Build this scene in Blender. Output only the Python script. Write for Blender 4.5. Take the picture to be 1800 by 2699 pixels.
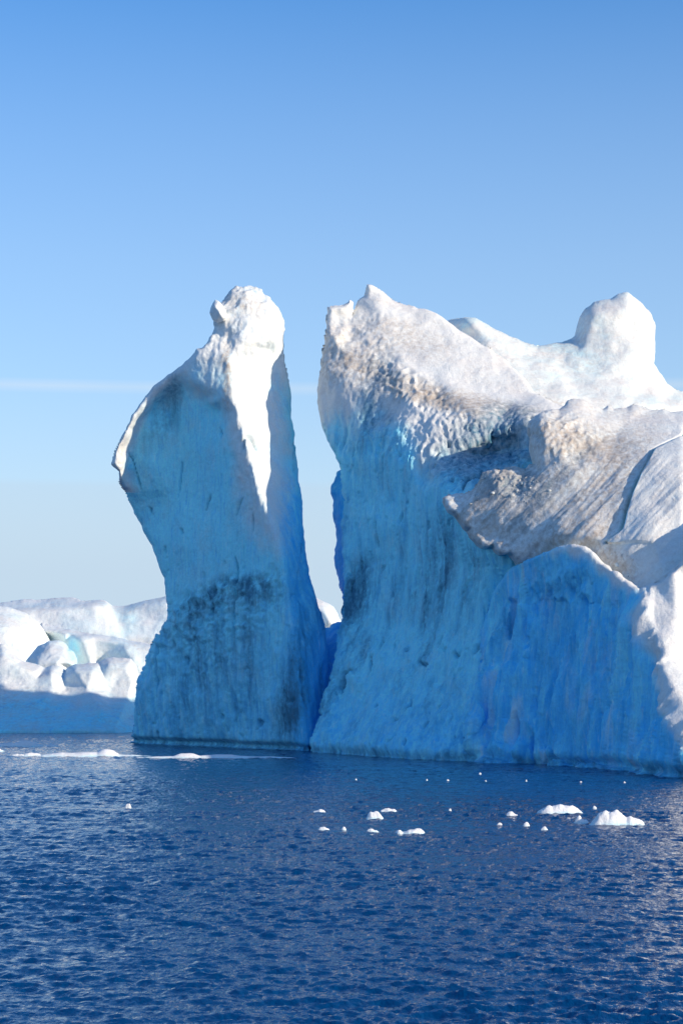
import bpy, bmesh, math, random
import numpy as np
from mathutils import Vector, Matrix
from mathutils.geometry import delaunay_2d_cdt

for o in list(bpy.data.objects):
    bpy.data.objects.remove(o)
scn = bpy.context.scene
COL = scn.collection
random.seed(4); rng = np.random.default_rng(11)

# ------------------------------------------------------------------ camera
F = 5037.0      # focal length in photo pixels (photo 1800 x 2699)
HZ = 1780.0     # row of the horizon
CH = 7.5        # eye height above the sea
CX = 900.0
cam = bpy.data.cameras.new('camera'); camo = bpy.data.objects.new('camera', cam); COL.objects.link(camo)
camo.location = (0, 0, CH); camo.rotation_euler = (math.pi/2, 0, 0)
cam.sensor_fit = 'HORIZONTAL'; cam.sensor_width = 36.0
cam.lens = 36.0*F/1800.0
cam.shift_y = (HZ-1349.5)/1800.0
cam.clip_start = 0.5; cam.clip_end = 20000
scn.camera = camo

# ------------------------------------------------------------------ light
SUN_AZ = math.radians(120)     # clockwise from +Y: right of and a little behind the viewer
SUN_EL = math.radians(19)
L = Vector((math.sin(SUN_AZ)*math.cos(SUN_EL), math.cos(SUN_AZ)*math.cos(SUN_EL), math.sin(SUN_EL)))
sun = bpy.data.lights.new('sun', 'SUN'); suno = bpy.data.objects.new('sun', sun); COL.objects.link(suno)
sun.energy = 3.5; sun.angle = math.radians(0.55); sun.color = (1.0, 0.85, 0.65)
suno.rotation_euler = (-L).to_track_quat('-Z', 'Y').to_euler()
suno.location = (60, -40, 90)

world = bpy.data.worlds.new('World'); scn.world = world; world.use_nodes = True
wn = world.node_tree; wn.nodes.clear()
def N(nt, t, **kw):
    n = nt.nodes.new(t)
    for k, v in kw.items(): setattr(n, k, v)
    return n
sky = N(wn, 'ShaderNodeTexSky'); sky.sky_type = 'NISHITA'; sky.sun_disc = False
sky.sun_elevation = SUN_EL; sky.sun_rotation = SUN_AZ
sky.altitude = 0; sky.air_density = 1.0; sky.dust_density = 0.4; sky.ozone_density = 3.0
tint = N(wn, 'ShaderNodeMix'); tint.data_type = 'RGBA'; tint.blend_type = 'MULTIPLY'; tint.inputs['Factor'].default_value = 1.0
RGBA_IN = lambda n, k: [i for i in n.inputs if i.name == k and i.type == 'RGBA'][0]
RGBA_OUT = lambda n: [o for o in n.outputs if o.type == 'RGBA'][0]
RGBA_IN(tint, 'B').default_value = (0.95, 0.93, 1.04, 1)
hs = N(wn, 'ShaderNodeHueSaturation'); hs.inputs['Saturation'].default_value = 1.27
wn.links.new(sky.outputs[0], hs.inputs['Color'])
wn.links.new(hs.outputs[0], RGBA_IN(tint, 'A'))
# thin veil of high cloud, thickening towards the horizon all round, with one faint streak
wtc = N(wn, 'ShaderNodeTexCoord'); wsep = N(wn, 'ShaderNodeSeparateXYZ'); wn.links.new(wtc.outputs['Generated'], wsep.inputs[0])
ramp = N(wn, 'ShaderNodeValToRGB'); wn.links.new(wsep.outputs['Z'], ramp.inputs['Fac'])
stops = [(0, 1.0), (.055, .96), (.0975, .80), (.1002, .64), (.1440, .48), (.1478, .55), (.150, .44), (.21, .35), (.273, .2), (.34, .03), (.5, 0)]
el = ramp.color_ramp.elements
while len(el) < len(stops): el.new(.9)
for e_, (p_, v_) in zip(el, stops): e_.position = p_
for e_, (p_, v_) in zip(el, stops): e_.color = (v_, v_, v_, 1)
veil = N(wn, 'ShaderNodeMix'); veil.data_type = 'RGBA'
wn.links.new(ramp.outputs['Color'], veil.inputs['Factor'])
wn.links.new(RGBA_OUT(tint), RGBA_IN(veil, 'A'))
RGBA_IN(veil, 'B').default_value = (2.75, 3.5, 4.25, 1)
bg = N(wn, 'ShaderNodeBackground'); bg.inputs['Strength'].default_value = 0.14
wo = N(wn, 'ShaderNodeOutputWorld')
# the streak: a thin line of cirrus, broken along its length
sr = N(wn, 'ShaderNodeValToRGB'); wn.links.new(wsep.outputs['Z'], sr.inputs['Fac'])
se = sr.color_ramp.elements; se.new(.1475); se.new(.1490)
for e_, p_, v_ in zip(se, (.1466, .1475, .1480, .1490), (0, 1, .8, 0)): e_.position = p_; e_.color = (v_, v_, v_, 1)
sn = N(wn, 'ShaderNodeTexNoise'); sn.inputs['Scale'].default_value = 9.0; sn.inputs['Detail'].default_value = 3
wn.links.new(wtc.outputs['Generated'], sn.inputs['Vector'])
sm = N(wn, 'ShaderNodeMath', operation='MULTIPLY'); wn.links.new(sr.outputs['Color'], sm.inputs[0]); wn.links.new(sn.outputs['Fac'], sm.inputs[1])
streak = N(wn, 'ShaderNodeMix'); streak.data_type = 'RGBA'
wn.links.new(sm.outputs[0], streak.inputs['Factor']); wn.links.new(RGBA_OUT(veil), RGBA_IN(streak, 'A'))
RGBA_IN(streak, 'B').default_value = (3.9, 4.3, 4.7, 1)
wn.links.new(RGBA_OUT(streak), bg.inputs['Color'])
wn.links.new(bg.outputs[0], wo.inputs['Surface'])

scn.view_settings.view_transform = 'Standard'; scn.view_settings.look = 'None'
scn.view_settings.exposure = 0.50; scn.view_settings.gamma = 1.0
scn.view_settings.use_curve_mapping = False
scn.render.engine = 'CYCLES'
scn.cycles.max_bounces = 12; scn.cycles.diffuse_bounces = 8

# ------------------------------------------------------------------ helpers
def at(x, y, D):
    return np.stack([(x-CX)/F*D, D+0*x, CH+(HZ-y)/F*D], -1)

def hash3(ix, iy, iz, seed):
    h = (ix.astype(np.uint32)*np.uint32(374761393) + iy.astype(np.uint32)*np.uint32(668265263)
         + iz.astype(np.uint32)*np.uint32(2147483647) + np.uint32((seed*362437+12345) & 0xffffffff))
    h = (h ^ (h >> np.uint32(13)))*np.uint32(1274126177)
    h = (h ^ (h >> np.uint32(16)))*np.uint32(2246822519)
    return h ^ (h >> np.uint32(15))

def perlin(p, seed=0):
    f = np.floor(p); i = f.astype(np.int64); t = (p-f).astype(np.float32)
    u = t*t*t*(t*(t*6-15)+10)
    out = 0
    for dx in (0, 1):
        wx = u[:, 0] if dx else 1-u[:, 0]
        for dy in (0, 1):
            wy = u[:, 1] if dy else 1-u[:, 1]
            for dz in (0, 1):
                wz = u[:, 2] if dz else 1-u[:, 2]
                h = hash3(i[:, 0]+dx, i[:, 1]+dy, i[:, 2]+dz, seed)
                gx = (h & np.uint32(1023)).astype(np.float32)/511.5-1
                gy = ((h >> np.uint32(10)) & np.uint32(1023)).astype(np.float32)/511.5-1
                gz = ((h >> np.uint32(20)) & np.uint32(1023)).astype(np.float32)/511.5-1
                out = out + wx*wy*wz*(gx*(t[:, 0]-dx)+gy*(t[:, 1]-dy)+gz*(t[:, 2]-dz))
    return out*1.3

def fbm(p, freq, octaves=4, seed=0, gain=0.5, ridged=False):
    p = p*np.asarray(freq, dtype=np.float64); a = 1.0; s = 0; tot = 0
    for k in range(octaves):
        n = perlin(p, seed+k*17)
        if ridged: n = 1-2*np.abs(n)*1.6
        s = s+a*n; tot += a; a *= gain; p = p*2.03+7.7
    return s/tot

def sstep(a, b, x):
    t = np.clip((x-a)/(b-a), 0, 1); return t*t*(3-2*t)

def blob(x, y, cx, cy, rx, ry, rot=0.0, soft=0.6):
    c, s = math.cos(math.radians(rot)), math.sin(math.radians(rot))
    dx, dy = x-cx, y-cy
    u, v = (dx*c+dy*s)/rx, (-dx*s+dy*c)/ry
    return 1-sstep(1-soft, 1+soft, np.sqrt(u*u+v*v))

def poly_sdf(px, py, poly):
    """signed distance (inside > 0) and nearest boundary point"""
    P = np.asarray(poly, dtype=np.float64); n = len(P)
    best = np.full(px.shape, 1e18); bx = np.zeros_like(px); by = np.zeros_like(px)
    inside = np.zeros(px.shape, bool)
    for k in range(n):
        x0, y0 = P[k]; x1, y1 = P[(k+1) % n]
        ex, ey = x1-x0, y1-y0
        t = np.clip(((px-x0)*ex+(py-y0)*ey)/(ex*ex+ey*ey+1e-12), 0, 1)
        qx, qy = x0+t*ex, y0+t*ey
        d = (px-qx)**2+(py-qy)**2
        m = d < best
        best[m] = d[m]; bx[m] = qx[m]; by[m] = qy[m]
        if y0 != y1:
            c = ((y0 > py) != (y1 > py)) & (px < ex*(py-y0)/ey+x0)
            inside ^= c
    d = np.sqrt(best)
    return np.where(inside, d, -d), bx, by

def roughen(outline, amp, seed, step=14.0):
    """subdivide a traced outline and give it small crumbly steps"""
    P = [np.array(p, float) for p in outline]; out = []
    r = np.random.default_rng(seed)
    for k in range(len(P)):
        a, b = P[k], P[(k+1) % len(P)]
        ln = np.hypot(*(b[:2]-a[:2])); m = max(1, int(ln/step))
        nrm = np.array([-(b[1]-a[1]), b[0]-a[0]])/max(ln, 1e-6)
        for j in range(m):
            p = a+(b-a)*j/m
            if j: p = p.copy(); p[:2] += nrm*r.normal()*amp
            out.append(p)
    return out

def blur2(a, w, sig):
    r = int(max(1, sig*2.5)); k = np.exp(-0.5*(np.arange(-r, r+1)/sig)**2); k /= k.sum()
    def conv(m, ax):
        m = np.moveaxis(m, ax, -1)
        pad = np.pad(m, [(0, 0)]*(m.ndim-1)+[(r, r)], mode='edge')
        o = sum(k[i]*pad[..., i:i+m.shape[-1]] for i in range(2*r+1))
        return np.moveaxis(o, -1, ax)
    num = conv(conv(a*w, 0), 1); den = conv(conv(w, 0), 1)
    return num/np.maximum(den, 1e-9)

def mesh_obj(name, V, Fc, mat, parent=None, smooth=True):
    me = bpy.data.meshes.new(name)
    V = np.asarray(V, np.float32); Fc = np.asarray(Fc, np.int32); k = Fc.shape[1]
    me.vertices.add(len(V)); me.vertices.foreach_set('co', V.ravel())
    me.loops.add(Fc.size); me.loops.foreach_set('vertex_index', Fc.ravel())
    me.polygons.add(len(Fc)); me.polygons.foreach_set('loop_start', np.arange(len(Fc), dtype=np.int32)*k)
    me.polygons.foreach_set('loop_total', np.full(len(Fc), k, np.int32))
    me.update(calc_edges=True); me.validate()
    if smooth:
        me.polygons.foreach_set('use_smooth', np.ones(len(me.polygons), bool))
        me.set_sharp_from_angle(angle=math.radians(75))
    o = bpy.data.objects.new(name, me); COL.objects.link(o)
    if mat: me.materials.append(mat)
    if parent: o.parent = parent
    return o

def set_masks(o, **m):
    me = o.data; n = len(me.vertices)
    for k, v in m.items():
        a = me.attributes.new(k, 'FLOAT', 'POINT')
        a.data.foreach_set('value', np.ascontiguousarray(np.broadcast_to(v, (n,)), dtype=np.float32))

def tag(o, label, cat=None, group=None):
    o['label'] = label
    if cat: o['category'] = cat
    if group: o['group'] = group
    return o

def relief(name, outline, lines, mat, parent=None, step=3.0, sig=3.0, edge=(14, 0.8), thick=14.0,
           thick_r=160.0, disp=None, masks=None, rough=1.2, seed=1):
    """a body of ice: outline and feature lines are surveyed points (column, row, distance);
    the skin between them is triangulated, weathered and closed by a rounded back."""
    ol = roughen(outline, rough, seed)
    poly = [(p[0], p[1]) for p in ol]
    pts = [Vector((p[0], p[1])) for p in ol]; dep = [p[2] for p in ol]; edges = []
    n0 = len(ol)
    for ln in lines:
        for j, p in enumerate(ln):
            pts.append(Vector((p[0], p[1]))); dep.append(p[2])
            if j: edges.append((len(pts)-2, len(pts)-1))
    edges += [(k, (k+1) % n0) for k in range(n0)]
    vc, _, fc, ov, _, _ = delaunay_2d_cdt(pts, edges, [], 0, 1e-4)
    VD = np.zeros(len(vc)); VX = np.array([[v.x, v.y] for v in vc])
    for k, src in enumerate(ov):
        if len(src): VD[k] = dep[src[0]]
        else:
            d = np.hypot(VX[k, 0]-np.array([p.x for p in pts]), VX[k, 1]-np.array([p.y for p in pts]))
            w = 1/(d+1)**3; VD[k] = (w*np.array(dep)).sum()/w.sum()
    A = np.array(poly)
    x0, y0 = A.min(0)-2*step; x1, y1 = A.max(0)+2*step
    xs = np.arange(x0, x1+step, step); ys = np.arange(y0, y1+step, step)
    GX, GY = np.meshgrid(xs, ys)
    G = np.full(GX.shape, np.nan)
    for f in fc:
        for q in range(1, len(f)-1):
            tri = [f[0], f[q], f[q+1]]
            T = VX[tri]; dd = VD[tri]
            i0 = max(0, int((T[:, 0].min()-x0)/step)); i1 = min(len(xs), int((T[:, 0].max()-x0)/step)+2)
            j0 = max(0, int((T[:, 1].min()-y0)/step)); j1 = min(len(ys), int((T[:, 1].max()-y0)/step)+2)
            if i1 <= i0 or j1 <= j0: continue
            X, Y = GX[j0:j1, i0:i1], GY[j0:j1, i0:i1]
            den = (T[1, 1]-T[2, 1])*(T[0, 0]-T[2, 0])+(T[2, 0]-T[1, 0])*(T[0, 1]-T[2, 1])
            if abs(den) < 1e-9: continue
            a = ((T[1, 1]-T[2, 1])*(X-T[2, 0])+(T[2, 0]-T[1, 0])*(Y-T[2, 1]))/den
            b = ((T[2, 1]-T[0, 1])*(X-T[2, 0])+(T[0, 0]-T[2, 0])*(Y-T[2, 1]))/den
            c = 1-a-b
            m = (a > -1e-6) & (b > -1e-6) & (c > -1e-6)
            S = G[j0:j1, i0:i1]; S[m] = (a*dd[0]+b*dd[1]+c*dd[2])[m]
    sd, bx, by = poly_sdf(GX, GY, poly)
    w = ((sd > -2*step) & ~np.isnan(G)).astype(float)
    G = np.where(np.isnan(G), 0, G)
    for _ in range(4):                      # grow values outwards
        B = blur2(G, w, 1.0); hole = w < 0.5
        G = np.where(hole, B, G); w = np.where(hole & (B != 0), 1.0, w)
    G = blur2(G, w, sig)
    snap = np.abs(sd) < 0.72*step
    PX = np.where(snap, bx, GX); PY = np.where(snap, by, GY); sd = np.where(snap, 0, sd)
    ok = sd >= 0
    cell = ok[:-1, :-1] & ok[1:, :-1] & ok[:-1, 1:] & ok[1:, 1:]
    # depth at the snapped position
    fi = np.clip((PX-x0)/step, 0, len(xs)-1.001); fj = np.clip((PY-y0)/step, 0, len(ys)-1.001)
    ii = fi.astype(int); jj = fj.astype(int); u = fi-ii; v = fj-jj
    D = (G[jj, ii]*(1-u)*(1-v)+G[jj, ii+1]*u*(1-v)+G[jj+1, ii]*(1-u)*v+G[jj+1, ii+1]*u*v)
    R, rr = edge
    q = 1-np.clip(sd, 0, R)/R
    D = D+rr*(1-np.sqrt(np.clip(1-q*q, 0, 1)))
    idx = np.full(GX.shape, -1); used = np.zeros(GX.shape, bool)
    used[:-1, :-1] |= cell; used[1:, :-1] |= cell; used[:-1, 1:] |= cell; used[1:, 1:] |= cell
    n = used.sum(); idx[used] = np.arange(n)
    W = at(PX, PY, D)
    # normals of the smooth skin
    dx = np.gradient(W, axis=1); dy = np.gradient(W, axis=0)
    NN = np.cross(dx, dy); NN /= np.linalg.norm(NN, axis=-1, keepdims=True)+1e-12
    NN[NN[..., 1] > 0] *= -1
    P = W[used]; Nn = NN[used]; px = PX[used]; py = PY[used]; d = sd[used]
    base = P.copy()
    if disp is not None:
        P = P+Nn*np.asarray(disp(px, py, P, Nn))[:, None]
    # faces
    cj, ci = np.nonzero(cell)
    fr = np.stack([idx[cj, ci], idx[cj, ci+1], idx[cj+1, ci+1], idx[cj+1, ci]], 1)[:, ::-1]
    # back: same skin pushed away from the viewer, meeting at the rim; rim = vertices of open edges
    cnt = np.zeros(GX.shape, int)
    cnt[:-1, :-1] += cell; cnt[1:, :-1] += cell; cnt[:-1, 1:] += cell; cnt[1:, 1:] += cell
    rim = (cnt[used] < 4)
    tq = 1-np.clip(d, 0, thick_r)/thick_r
    Tk = thick*np.sqrt(np.clip(1-tq*tq, 0, 1))+0.05
    Pb = base.copy(); Pb[:, 1] += Tk
    mean_far = base[:, 1].max()
    Pb[:, 1] = Pb[:, 1]*0.6+0.4*np.maximum(Pb[:, 1], mean_far*(Tk/ (thick+0.05))+base[:, 1]*(1-Tk/(thick+0.05)))
    bidx = np.where(rim, np.arange(n), -1)
    nb = (~rim).sum(); bidx[~rim] = n+np.arange(nb)
    bk = bidx[fr[:, ::-1]]
    V = np.concatenate([P, Pb[~rim]]); Fc = np.concatenate([fr, bk])
    o = mesh_obj(name, V, Fc, mat, parent)
    if masks is not None:
        mk = masks(px, py, base, Nn)
        full = {}
        for k, val in mk.items():
            val = np.broadcast_to(np.asarray(val, float), (n,))
            full[k] = np.concatenate([val, val[~rim]])
        set_masks(o, **full)
    return o

def empty(name, loc):
    o = bpy.data.objects.new(name, None); COL.objects.link(o); o.location = loc; o.empty_display_size = 2
    return o

# ------------------------------------------------------------------ materials
def ice_material(name, snow_or_lit=(0.86, 0.84, 0.79), ice=(0.32, 0.90, 1.0), deep=(0.10, 0.62, 1.0),
                 dirt=(0.48, 0.41, 0.34), dark=(0.06, 0.21, 0.31), bump=0.6, scale=1.0):
    m = bpy.data.materials.new(name); m.use_nodes = True; nt = m.node_tree; nt.nodes.clear()
    out = N(nt, 'ShaderNodeOutputMaterial'); b = N(nt, 'ShaderNodeBsdfPrincipled')
    nt.links.new(b.outputs[0], out.inputs['Surface'])
    tc = N(nt, 'ShaderNodeTexCoord')
    def noise(sc, det=6, rough=0.6, mapping=None):
        n = N(nt, 'ShaderNodeTexNoise'); n.inputs['Scale'].default_value = sc
        n.inputs['Detail'].default_value = det; n.inputs['Roughness'].default_value = rough
        if mapping:
            mp = N(nt, 'ShaderNodeMapping'); mp.inputs['Scale'].default_value = mapping
            nt.links.new(tc.outputs['Object'], mp.inputs['Vector']); nt.links.new(mp.outputs[0], n.inputs['Vector'])
        else: nt.links.new(tc.outputs['Object'], n.inputs['Vector'])
        return n.outputs['Fac']
    def math_(op, a, b_, clamp=False):
        n = N(nt, 'ShaderNodeMath', operation=op, use_clamp=clamp)
        for i, v in enumerate((a, b_)):
            if isinstance(v, (int, float)): n.inputs[i].default_value = v
            else: nt.links.new(v, n.inputs[i])
        return n.outputs[0]
    def attr(nm):
        n = N(nt, 'ShaderNodeAttribute'); n.attribute_name = nm; return n.outputs['Fac']
    def mix(f, a, c):
        n = N(nt, 'ShaderNodeMix'); n.data_type = 'RGBA'
        nt.links.new(f, n.inputs['Factor'])
        for key, v in (('A', a), ('B', c)):
            s = [i for i in n.inputs if i.name == key and i.type == 'RGBA'][0]
            if isinstance(v, tuple): s.default_value = (*v, 1)
            else: nt.links.new(v, s)
        return [o_ for o_ in n.outputs if o_.type == 'RGBA'][0]
    fine = noise(2.2*scale, 8, 0.65)
    mott = noise(0.35*scale, 6, 0.6)
    strk = noise(1.0*scale, 6, 0.6, (1.6, 1.6, 0.22))
    def perturb(a, n_, amt):     # mask broken up by noise, only where it is partly set
        k = math_('MULTIPLY', math_('SUBTRACT', n_, 0.5), amt)
        e = math_('MULTIPLY', math_('MULTIPLY', a, math_('SUBTRACT', 1.15, a)), 4.0)
        return math_('ADD', a, math_('MULTIPLY', k, e), True)
    c = mix(perturb(attr('blue'), mott, 1.4), snow_or_lit, ice)
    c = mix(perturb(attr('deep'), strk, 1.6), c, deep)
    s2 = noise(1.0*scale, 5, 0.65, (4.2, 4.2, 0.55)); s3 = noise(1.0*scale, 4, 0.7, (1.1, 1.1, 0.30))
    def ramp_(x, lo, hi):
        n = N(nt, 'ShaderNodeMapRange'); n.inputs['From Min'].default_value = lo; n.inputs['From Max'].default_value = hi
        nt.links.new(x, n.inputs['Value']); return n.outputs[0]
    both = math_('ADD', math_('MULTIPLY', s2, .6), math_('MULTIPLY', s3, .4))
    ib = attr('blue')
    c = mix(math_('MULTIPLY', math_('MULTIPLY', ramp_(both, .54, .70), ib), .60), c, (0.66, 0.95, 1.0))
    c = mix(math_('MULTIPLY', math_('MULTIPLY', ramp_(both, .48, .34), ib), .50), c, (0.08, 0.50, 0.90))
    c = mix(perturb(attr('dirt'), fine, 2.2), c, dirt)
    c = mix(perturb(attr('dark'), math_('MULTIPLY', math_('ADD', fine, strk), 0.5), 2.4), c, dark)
    # slight unevenness everywhere
    grain = noise(5.5*scale, 3, 0.7)
    v = math_('ADD', math_('ADD', math_('MULTIPLY', math_('ADD', fine, mott), 0.20), 0.62), math_('MULTIPLY', grain, 0.36))
    h = N(nt, 'ShaderNodeHueSaturation'); nt.links.new(c, h.inputs['Color']); nt.links.new(v, h.inputs['Value'])
    nt.links.new(h.outputs[0], b.inputs['Base Color'])
    b.inputs['Roughness'].default_value = 0.55; b.inputs['IOR'].default_value = 1.31
    b.inputs['Specular IOR Level'].default_value = 0.35
    hgt = math_('ADD', math_('MULTIPLY', fine, 0.5), math_('ADD', math_('MULTIPLY', noise(7.0*scale, 5, 0.6), 0.22), math_('MULTIPLY', math_('MULTIPLY', both, ib), 0.5)))
    bp = N(nt, 'ShaderNodeBump'); bp.inputs['Strength'].default_value = bump; bp.inputs['Distance'].default_value = 0.35
    nt.links.new(hgt, bp.inputs['Height']); nt.links.new(bp.outputs[0], b.inputs['Normal'])
    return m
ICE = ice_material('glacier_ice')
SNOWICE = ice_material('background_ice', snow_or_lit=(0.85, 0.85, 0.83), bump=0.6, scale=0.6)
FLOE = ice_material('floe_ice', snow_or_lit=(0.86, 0.86, 0.85), bump=0.35, scale=2.0)

# ------------------------------------------------------------------ the sea
def sea_heights():
    """short wind sea from a directional spectrum, two tiles of unlike size"""
    tiles = []
    for (Lt, n, seed, amp, wind, lo, hi) in ((37.0, 512, 3, 0.034, 75, 0.35, 2.2), (13.3, 512, 9, 0.018, 100, 0.12, 0.9)):
        r = np.random.default_rng(seed)
        k = np.fft.fftfreq(n, Lt/n)*2*np.pi
        KX, KY = np.meshgrid(k, k); K = np.hypot(KX, KY)+1e-9
        lam = 2*np.pi/K
        wd = math.radians(wind); c = (KX*math.cos(wd)+KY*math.sin(wd))/K
        S = np.exp(-(0.5*(lam/hi)**4))*(lam > lo)*K**-3.2*(0.07+np.abs(c)**4)*np.where(c < 0, 0.35, 1)
        S[0, 0] = 0
        Hh = (r.normal(size=(n, n))+1j*r.normal(size=(n, n)))*np.sqrt(S)
        z = np.fft.ifft2(Hh).real
        sc = amp/z.std()
        dxv = np.fft.ifft2(-1j*KX/K*Hh).real*sc; dyv = np.fft.ifft2(-1j*KY/K*Hh).real*sc
        tiles.append((Lt, n, z*sc, dxv, dyv))
    return tiles
def sample(t, Lt, n, X, Y):
    u = (X/Lt*n) % n; v = (Y/Lt*n) % n
    i = u.astype(int) % n; j = v.astype(int) % n; a = u-np.floor(u); b = v-np.floor(v)
    i1 = (i+1) % n; j1 = (j+1) % n
    return t[j, i]*(1-a)*(1-b)+t[j, i1]*a*(1-b)+t[j1, i]*(1-a)*b+t[j1, i1]*a*b
TILES = sea_heights()
def build_sea():
    rows = np.concatenate([[-4000, -800, -200, -60, -15, 5, 14, 22, 28, 31], 33*np.exp(np.linspace(0, math.log(330/33), 980)),
                           [345, 380, 450, 650, 1000, 2000, 5000, 15000]])
    tc = np.linspace(-0.24, 0.24, 560)
    side = np.concatenate([np.linspace(0.2430, 0.50, 42), [0.55, 0.65, 1, 2, 5, 20]])
    t = np.concatenate([-side[::-1], tc, side])
    D, T = np.meshgrid(rows, t, indexing='ij')
    X = T*np.maximum(D+4, 8.0); Y = D.copy(); Z = np.zeros_like(X); OX = np.zeros_like(X); OY = np.zeros_like(X)
    fade = sstep(29, 34, D)*(1-sstep(290, 329, D))*(1-sstep(0.44, 0.50, np.abs(T)))
    calm = 1-0.3*sstep(120, 170, D)
    gust = np.clip(0.95+1.0*fbm(np.stack([X/24, Y/9, 0*X], -1).reshape(-1, 3), 1.0, 2, 88).reshape(X.shape), .5, 1.5)
    for (Lt, n, z, dx, dy), ang in zip(TILES, (0.0, 0.2)):
        c, s = math.cos(ang), math.sin(ang)
        U, Vv = X*c-Y*s, X*s+Y*c
        zz = sample(z, Lt, n, U, Vv); ax = sample(dx, Lt, n, U, Vv); ay = sample(dy, Lt, n, U, Vv)
        g = fade*calm*gust
        Z += zz*g; OX -= (ax*c+ay*s)*g*0.45; OY -= (-ax*s+ay*c)*g*0.45
    nr, nc = X.shape
    V = np.stack([X+OX, Y+OY, Z], -1).reshape(-1, 3)
    I = np.arange(nr*nc).reshape(nr, nc)
    Fc = np.stack([I[:-1, :-1], I[:-1, 1:], I[1:, 1:], I[1:, :-1]], -1).reshape(-1, 4)
    m = bpy.data.materials.new('sea_water'); m.use_nodes = True; nt = m.node_tree; b = nt.nodes['Principled BSDF']
    b.inputs['Base Color'].default_value = (0.0, 0.045, 0.15, 1)
    b.inputs['Roughness'].default_value = 0.04; b.inputs['IOR'].default_value = 1.333
    g = N(nt, 'ShaderNodeNewGeometry'); mp = N(nt, 'ShaderNodeMapping'); mp.inputs['Scale'].default_value = (1.0, 0.7, 1.0)
    mp.inputs['Rotation'].default_value = (0, 0, 0.25)
    nt.links.new(g.outputs['Position'], mp.inputs['Vector'])
    n1 = N(nt, 'ShaderNodeTexNoise'); n1.inputs['Scale'].default_value = 6.0; n1.inputs['Detail'].default_value = 4
    n2 = N(nt, 'ShaderNodeTexNoise'); n2.inputs['Scale'].default_value = 1.1; n2.inputs['Detail'].default_value = 5
    for n_ in (n1, n2): nt.links.new(mp.outputs[0], n_.inputs['Vector'])
    b1 = N(nt, 'ShaderNodeBump'); b1.inputs['Strength'].default_value = 0.6; b1.inputs['Distance'].default_value = 0.10
    b2 = N(nt, 'ShaderNodeBump'); b2.inputs['Strength'].default_value = 0.30; b2.inputs['Distance'].default_value = 0.5
    nt.links.new(n1.outputs['Fac'], b1.inputs['Height']); nt.links.new(n2.outputs['Fac'], b2.inputs['Height'])
    nt.links.new(b2.outputs[0], b1.inputs['Normal']); nt.links.new(b1.outputs[0], b.inputs['Normal'])
    o = mesh_obj('sea', V, Fc, m); o['kind'] = 'structure'
    o['label'] = 'dark blue rippled sea in front of the icebergs'
    return o
build_sea()

# ------------------------------------------------------------------ leaning ice tower
def cracks(P, seed, f=(.16, .16, .07)):
    return sstep(.86, .98, fbm(P, f, 2, seed, ridged=True))
def notch(P):
    return -0.75*np.exp(-((P[:, 2]-.25-.25*fbm(P, (.15, .15, .15), 3, 77))/.40)**2)
def wet_shade(P):  # dark waterline band: wet ice, with the undercut's shadow painted in
    return .38*(1-sstep(.2, .9, P[:, 2]+.6*fbm(P, (.35, .35, .35), 3, 78)))
def tower_disp(x, y, P, n):
    low = sstep(1500, 1620, y)
    d = 0.50*fbm(P, (.16, .16, .12), 4, 1)+0.10*fbm(P, (1.1, 1.1, .5), 4, 2)
    d += 0.09*fbm(P, (2.6, 2.6, 1.4), 3, 3)
    crown = (1-sstep(900, 1060, y))*sstep(470, 560, x)
    d += crown*(0.22*fbm(P, (.55, .55, .35), 4, 4, ridged=True)+0.14*fbm(P, (1.8, 1.8, 1.0), 3, 14))
    rub = blob(x, y, 610, 1590, 170, 70, -22, .5)+0.6*blob(x, y, 520, 1700, 170, 110, -35, .6)
    d += np.clip(rub, 0, 1)*(0.42*fbm(P, (.5, .5, .6), 4, 5, ridged=True))
    rim = blob(x, y, 325, 1180, 22, 120, 18, .7)
    d += rim*0.22*fbm(P, (1.5, 1.5, 1.2), 3, 6)
    cup = blob(x, y, 640, 1220, 50, 140, -15, .6)
    d += cup*(0.34*fbm(P, (.9, .9, .5), 3, 8)+.16*fbm(P, (2.2, 2.2, 1.2), 3, 9))
    d += low*0.20*fbm(P, (.45, .45, .22), 4, 7, ridged=True)
    d += blob(x, y, 660, 1110, 75, 230, -8, .5)*(.22*fbm(P, (.5, .5, .22), 4, 16)+.10*fbm(P, (1.6, 1.6, .5), 3, 17))
    d -= .55*cracks(P, 18)*sstep(1060, 1160, y)+.25*cracks(P, 19, (.5, .5, .12))*sstep(1300, 1500, y)
    return d+notch(P)
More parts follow.
